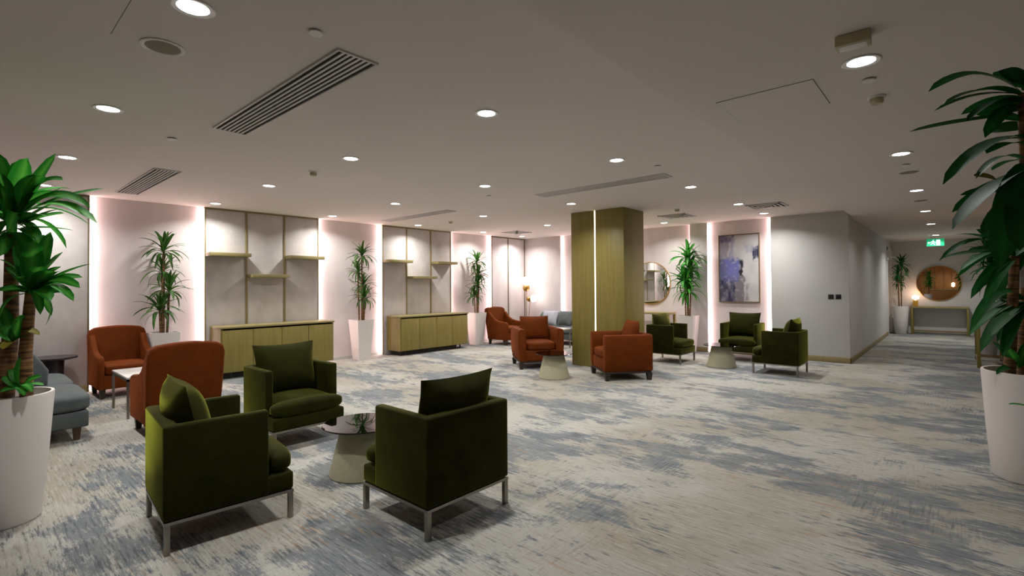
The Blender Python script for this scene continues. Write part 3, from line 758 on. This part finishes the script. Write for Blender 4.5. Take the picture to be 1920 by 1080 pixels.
def bez(a, b_, c, n=9):
    return [a*(1-t)**2 + b_*2*t*(1-t) + c*t*t for t in [i/(n-1) for i in range(n)]]
VAR = {}
def variants(mat, width):
    """shared leaf meshes, unit length along +x, with growing droop"""
    k = (mat, width)
    if k not in VAR:
        VAR[k] = []
        for dr in (.06, .22, .42, .62):
            o = leaf_obj(bez(Vector((0,0,0)), Vector((.55, 0, .10+dr*.25)), Vector((.95-dr*.25, 0, -dr)), 9), width, None, mat)
            VAR[k].append(o.data); bpy.data.objects.remove(o)
    return VAR[k]
def rosette(plant, c, n, L_, mat, width, rg, e0=78, e1=-28, skip=None, wall=None):
    ms = variants(mat, width)
    for i in range(n):
        f = i/max(1, n-1); az = R(137.5*i+rg.uniform(-14, 14)); el = R(e0+(e1-e0)*f+rg.uniform(-9, 9))
        if skip and skip(az): continue
        o = bpy.data.objects.new('leaf', ms[min(3, max(0, int(f*3.2+rg.uniform(-.5, .8))))]); COL.objects.link(o); o.parent = plant
        o.rotation_euler = Euler((rg.uniform(-.25, .25), -el, az), 'XYZ')
        s_ = L_*(.72+.38*math.sin(math.pi*min(1, f*.8+.15)))*rg.uniform(.85, 1.12)
        if wall:                                    # leaves grow shorter towards the wall
            k_ = math.cos(az-wall[0])*math.cos(el)
            if k_ > .05: s_ = min(s_, (wall[1]-c[0]*math.cos(wall[0])-c[1]*math.sin(wall[0]))/k_)
        o.scale = (s_, s_, s_); o.location = Vector(c)+Vector((0, 0, -.10*L_*2*f+.03))
def cane(plant, pts, r=.02, n=10): return MB().tube(pts, [r]*(len(pts)-1)+[r*.8], n).build('cane', 'cane', plant)
def pot_square(t, h=.82, top=.19, bot=.13):
    m = MB()
    b = bmesh.new()
    ring = lambda s_, z: [b.verts.new((x*s_, y*s_, z)) for x, y in ((-1,-1), (1,-1), (1,1), (-1,1))]
    A = ring(bot, 0); B = ring(top, h); C = ring(top-.02, h); D_ = ring(top-.03, h-.06)
    b.faces.new(A[::-1])
    for p, q in ((A, B), (B, C), (C, D_)):
        for i in range(4): b.faces.new((p[i], p[(i+1) % 4], q[(i+1) % 4], q[i]))
    ed = [e for e in b.edges if abs(e.verts[0].co.z-e.verts[1].co.z) > .3]
    bmesh.ops.bevel(b, geom=ed, offset=.012, segments=2, affect='EDGES', profile=.5)
    m.bm(b).build('pot', 'pot_white', t)
    box('soil', 'soil', (-top+.028, top-.028, -top+.028, top-.028, h-.09, h-.05), t)
def pot_round(t, h=.82, top=.25, bot=.185):
    MB().lathe([(0, 0), (bot-.01, 0), (bot, .012), (bot+(top-bot)*.5, h*.48), (top-.004, h-.01), (top-.006, h), (top-.022, h), (top-.03, h-.05), (top-.04, h-.08), (0, h-.08)], 56).build('pot', 'pot_white', t)
    MB().lathe([(0, h-.05), (top-.036, h-.055), (top-.036, h-.079), (0, h-.079)], 32).build('soil', 'soil', t)
def slim_plant(x, y, label, tops, seed, L_=.36, pot='square', mat='leaf_slim', width=.13, n=32, spread=.10, wall=None):
    rg = random.Random(seed)
    t = thing('potted_dracaena', label, 'potted plant', (x, y, 0), 0, 'potted dracaena plants')
    pot_square(t) if pot == 'square' else pot_round(t, .82, .205, .14)
    for k, z in enumerate(tops):
        a = rg.uniform(0, 6.28) if k else 0; rr = spread*(.3 if k == 0 else rg.uniform(.5, 1))
        bx, by = rr*math.cos(a)*.7, rr*math.sin(a)*.7; tx, ty = rr*math.cos(a)*1.1, rr*math.sin(a)*1.1
        cn = cane(t, [(bx, by, .74), ((bx+tx)/2, (by+ty)/2, (.74+z)/2), (tx, ty, z)], .017)
        rosette(cn, (tx, ty, z), n, L_*(1 if k == 0 else rg.uniform(.85, 1)), mat, width, rg, wall=wall)
    return t
slim_plant(-9.30, 2.14, 'slender plant in a white square planter between the high-back armchair and the nearer shelves', (2.08, 1.76, 1.45, 1.16), 11, wall=(math.pi, .27))
slim_plant(-9.30, 5.58, 'slender plant in a white square planter between the two shelf units', (2.14, 1.82, 1.52, 1.26), 12, .34, wall=(math.pi, .27))
slim_plant(-9.30, 8.88, 'slender plant in a white square planter right of the farther sideboard', (2.10, 1.80, 1.52, 1.24), 13, .37, wall=(math.pi, .27))
slim_plant(-4.46, 10.70, 'bushy plant in a white square planter between mirror and painting', (2.08, 1.82, 1.58, 1.36), 14, .44, mat='leaf', width=.19, n=32, spread=.07, wall=(math.pi/2, .25))
slim_plant(-1.25, 18.5, 'dark plant in a white round pot left of the corridor end console', (2.02, 1.75, 1.5), 15, .36, 'round', 'leaf_dark', .13, wall=(math.pi, .22))
slim_plant(.45, 13.85, 'dark plant in a white round pot beyond the right console table', (2.05, 1.8, 1.5), 16, .42, 'round', 'leaf_dark', .12)

PRNG = random.Random(21)
def px_leaves(plant, loc, d0, mat, items):
    """leaves whose base and tip were read off the photo at the depth of the plant's cane"""
    o_ = Vector(loc)
    for (bu, bv, tu, tv, dd, lift, wd, *mt) in items:
        a = at(bu, bv, d0)-o_; c = at(tu, tv, d0+dd)-o_
        mid = (a+c)/2+Vector((0, 0, lift*(c-a).length))
        toc = (Vector((0, 0, CAMH))-at((bu+tu)/2, (bv+tv)/2, d0)).normalized()
        leaf_obj(bez(a, mid, c, 10), wd*1.12, plant, mt[0] if mt else mat, .22, Vector((0, 0, .75))+toc*PRNG.uniform(-.1, 1.1))
# big left plant
PL = (-4.65, .20, 0); t = thing('potted_dracaena', 'large broad-leaved plant in a white round planter at the left edge', 'potted plant', PL, 0, 'potted dracaena plants')
pot_round(t, .82, .255, .19)
rg = random.Random(5)
d0 = -(fw.x*-PL[0]+fw.y*-PL[1]); cxy = lambda u, v, d=0: at(u, v, d0+d)-Vector(PL)
c1 = cane(t, [cxy(12, 745), cxy(20, 620), cxy(22, 440)], .040, 12); c2 = cane(t, [cxy(50, 750, -.03), cxy(48, 660, -.03), cxy(58, 545, -.03)], .034, 12)
c3 = cane(t, [cxy(-12, 748, .05), cxy(-8, 690, .05), cxy(4, 640, .05)], .034, 12)
px_leaves(c1, PL, d0, 'leaf', [
 (28,400, 104,288,-.05,.02,.075), (26,400, 52,296,-.10,.10,.115), (26,400, 36,300,.05,.05,.10), (24,402, -4,286,-.05,.04,.09), (20,405,-60,310,0,.12,.09),
 (30,402, 118,338,-.10,.34,.085), (32,405, 170,390,-.05,.42,.075), (34,405, 196,354,.05,.10,.060), (34,408, 182,418,-.08,.36,.080), (34,410, 120,350,.10,.10,.07),
 (34,418, 98,382,.10,.02,.045), (34,422, 108,392,-.05,.02,.065), (34,425, 120,400,.0,.10,.065), (34,430, 137,432,.04,.08,.060), (34,430, 70,450,-.15,.2,.08),
 (20,420,-70,380,0,.2,.08), (20,425,-60,430,0,.15,.08), (20,430,-40,470,-.1,.1,.08), (24,415, 0,350,-.2,.1,.09), (28,415, 60,330,-.2,.2,.10), (22,435, 0,480,-.1,.15,.07), (30,435, 62,480,-.1,.1,.07),
 (26,405, 80,330,-.18,.25,.10), (26,405, 10,320,.12,.05,.10), (24,412, -30,345,-.12,.2,.09), (30,420, 85,405,-.2,.15,.08)])
px_leaves(c2, PL, d0-.03, 'leaf', [
 (60,545, 95,435,.0,.05,.075), (60,545, 118,472,-.05,.10,.085), (60,545, 175,494,.0,.10,.050), (60,548, 150,540,-.05,.35,.075), (60,550, 138,565,-.10,.40,.080),
 (60,552, 95,565,-.18,.30,.080), (60,548, 82,440,.10,.05,.09), (58,545, 30,455,-.05,.10,.08), (58,545, 10,500,-.05,.2,.075), (58,548, 0,545,-.1,.2,.07), (58,545, 62,450,-.15,.12,.10), (60,548, 108,510,-.2,.2,.09),
 (60,550, 120,545,.12,.2,.07), (60,540, 45,430,.08,.02,.08), (60,545, 155,520,.05,.22,.06), (60,548, 75,500,-.22,.15,.09)])
px_leaves(c3, PL, d0-.06, 'leaf', [(22,635, 4,575,0,.05,.06), (22,638, 45,590,0,.1,.055), (22,640, -10,610,0,.1,.06), (22,640, 50,630,0,.2,.05), (40,620, 74,628,.02,.30,.042,'leaf_yellow'), (22,640, 30,600,-.08,.1,.05), (22,640, 5,655,-.08,.2,.05,'leaf_yellow'),
 (36,722, 42,668,0,.05,.055), (36,725, 78,706,0,.15,.045), (36,726, 82,722,.02,.2,.045), (36,728, 5,706,0,.1,.05), (36,728, 45,742,-.12,.3,.055), (36,728, 0,735,-.05,.2,.05), (36,726, 60,735,-.1,.3,.045), (36,726, 20,690,.05,.1,.05)])
c0 = at(24, 405, d0)-Vector(PL); rosette(c1, c0, 20, .34, 'leaf', .20, random.Random(51), 80, -35)
c0 = at(60, 545, d0-.03)-Vector(PL); rosette(c2, c0, 12, .26, 'leaf', .22, random.Random(52), 75, -30)
# big right plant
PR = (.41, 5.43, 0); t = thing('potted_dracaena', 'dark-leaved plant in the tall white round planter at the right edge', 'potted plant', PR, 0, 'potted dracaena plants')
pot_round(t, .82, .28, .225)
d0 = fw.x*PR[0]+fw.y*PR[1]; cxy = lambda u, v, d=0: at(u, v, d0+d)-Vector(PR)
c1 = cane(t, [cxy(1893, 705), cxy(1897, 600), cxy(1903, 480)], .036, 12); cane(t, [cxy(1918, 705, .05), cxy(1920, 620, .05), cxy(1922, 540, .05)], .036, 12)
c3 = cane(t, [cxy(1945, 705), cxy(1950, 560), cxy(1955, 420)], .036, 12)
px_leaves(c1, PR, d0, 'leaf_dark', [
 (1903,480, 1760,490,-.1,.42,.055), (1903,480, 1795,520,-.05,.35,.055), (1903,478, 1768,484,.1,.15,.06), (1903,480, 1800,508,-.2,.22,.075), (1903,475, 1790,440,0,.2,.06), (1903,475, 1830,430,.1,.1,.07),
 (1903,485, 1820,560,0,.3,.07), (1903,485, 1845,575,-.1,.25,.07), (1903,478, 1850,420,-.1,.1,.08), (1903,470, 1890,400,0,.1,.08), (1903,482, 1870,560,.1,.2,.07), (1905,480, 1960,440,0,.2,.08), (1905,485, 1960,520,0,.2,.08), (1903,476, 1815,470,.05,.15,.07),
 (1922,560, 1818,622,-.1,.55,.075), (1922,565, 1815,630,0,.2,.07), (1922,570, 1838,660,-.15,.25,.095), (1922,570, 1870,640,.0,.2,.07), (1922,560, 1850,560,.1,.2,.07), (1922,565, 1880,670,-.15,.2,.08), (1922,560, 1965,600,0,.2,.08), (1920,560, 1832,600,.1,.3,.06),
 (1922,572, 1855,632,-.2,.12,.08), (1905,690, 1862,640,-.05,.1,.05), (1905,692, 1868,702,-.05,.3,.045), (1910,690, 1930,640,-.1,.1,.06,'leaf'), (1910,690, 1885,650,-.15,.1,.06,'leaf')])
px_leaves(c3, PR, d0, 'leaf_dark', [(1955,420, 1880,330,0,.1,.08), (1955,420, 1850,400,.1,.2,.08), (1955,425, 1870,470,-.1,.3,.09), (1955,420, 1950,320,0,.1,.09), (1955,430, 1900,520,0,.3,.09), (1955,425, 1840,450,0,.25,.07), (1955,425, 1990,500,0,.3,.09)])
# nearest right plant: planter only just inside the frame
PN = (.45, 2.60, 0); t = thing('potted_dracaena', 'nearest plant at the right edge, its long dark leaves overhanging the corridor', 'potted plant', PN, 0, 'potted dracaena plants')
pot_round(t, .82, .275, .21)
d0 = fw.x*.20+fw.y*2.58; cxy = lambda u, v, d=0: at(u, v, d0+d)-Vector(PN)
c1 = cane(t, [Vector((-.05, 0, .74)), Vector((-.16, .0, 1.3)), cxy(1925, 300), cxy(1918, 175)], .020, 10)
c2 = cane(t, [Vector((.05, .05, .74)), Vector((.02, .06, 1.4)), Vector((.0, .06, 1.9))], .03, 10)
px_leaves(c1, PN, d0, 'leaf_dark', [
 (1918,175, 1741,172,-.05,.34,.055), (1918,170, 1990,120,0,.1,.06), (1918,165, 1862,136,.08,.12,.045), (1918,178, 1752,208,.05,.20,.040), (1918,180, 1770,196,.0,.26,.060), (1916,185, 1802,215,.1,.2,.04), (1918,190, 1812,228,-.05,.25,.05),
 (1916,195, 1838,205,.0,.2,.055), (1918,205, 1830,210,.1,.1,.05), (1916,200, 1847,258,-.05,.30,.050), (1918,215, 1706,247,-.06,.03,.050), (1918,225, 1830,215,.05,.1,.04), (1918,160, 1880,130,-.1,.1,.05),
 (1920,255, 1768,346,-.08,.22,.062), (1922,262, 1850,275,.0,.2,.06), (1920,270, 1850,288,-.1,.12,.05), (1920,300, 1830,335,0,.45,.042), (1920,320, 1786,430,-.05,.16,.075), (1922,325, 1835,380,.0,.20,.055), (1920,330, 1785,398,.1,.14,.05),
 (1922,350, 1800,366,.05,.08,.030), (1868,336, 1826,330,.0,.10,.032,'leaf_yellow'), (1935,300, 1872,505,-.15,.20,.095), (1930,340, 1912,470,-.20,.15,.09), (1922,395, 1860,400,.05,.2,.05), (1925,360, 1840,440,.05,.2,.055),
 (1926,215, 1960,300,0,.2,.06), (1926,200, 1985,220,0,.2,.06), (1922,300, 1860,320,.12,.2,.05), (1920,240, 1855,245,.1,.1,.05)])
a = at(1955, 775, 1.72)-Vector(PN); leaf_obj(bez(a, a+Vector((-.03,-.02,.03)), at(1891, 758, 1.72)-Vector(PN), 9), .035, c2, 'leaf')
for k in range(3):
    rosette(c2, (.02+.03*k, .05-.03*k, 1.25+.33*k), 12, .38, 'leaf_dark', .14, random.Random(30+k), skip=lambda az: math.cos(az-R(180)) > .1)

slim_plant(-1.3, -1.4, 'plant beside the reception counter, seen only in the corridor end mirror', (1.9, 1.6, 1.35), 41, .42, 'round', 'leaf', .17)
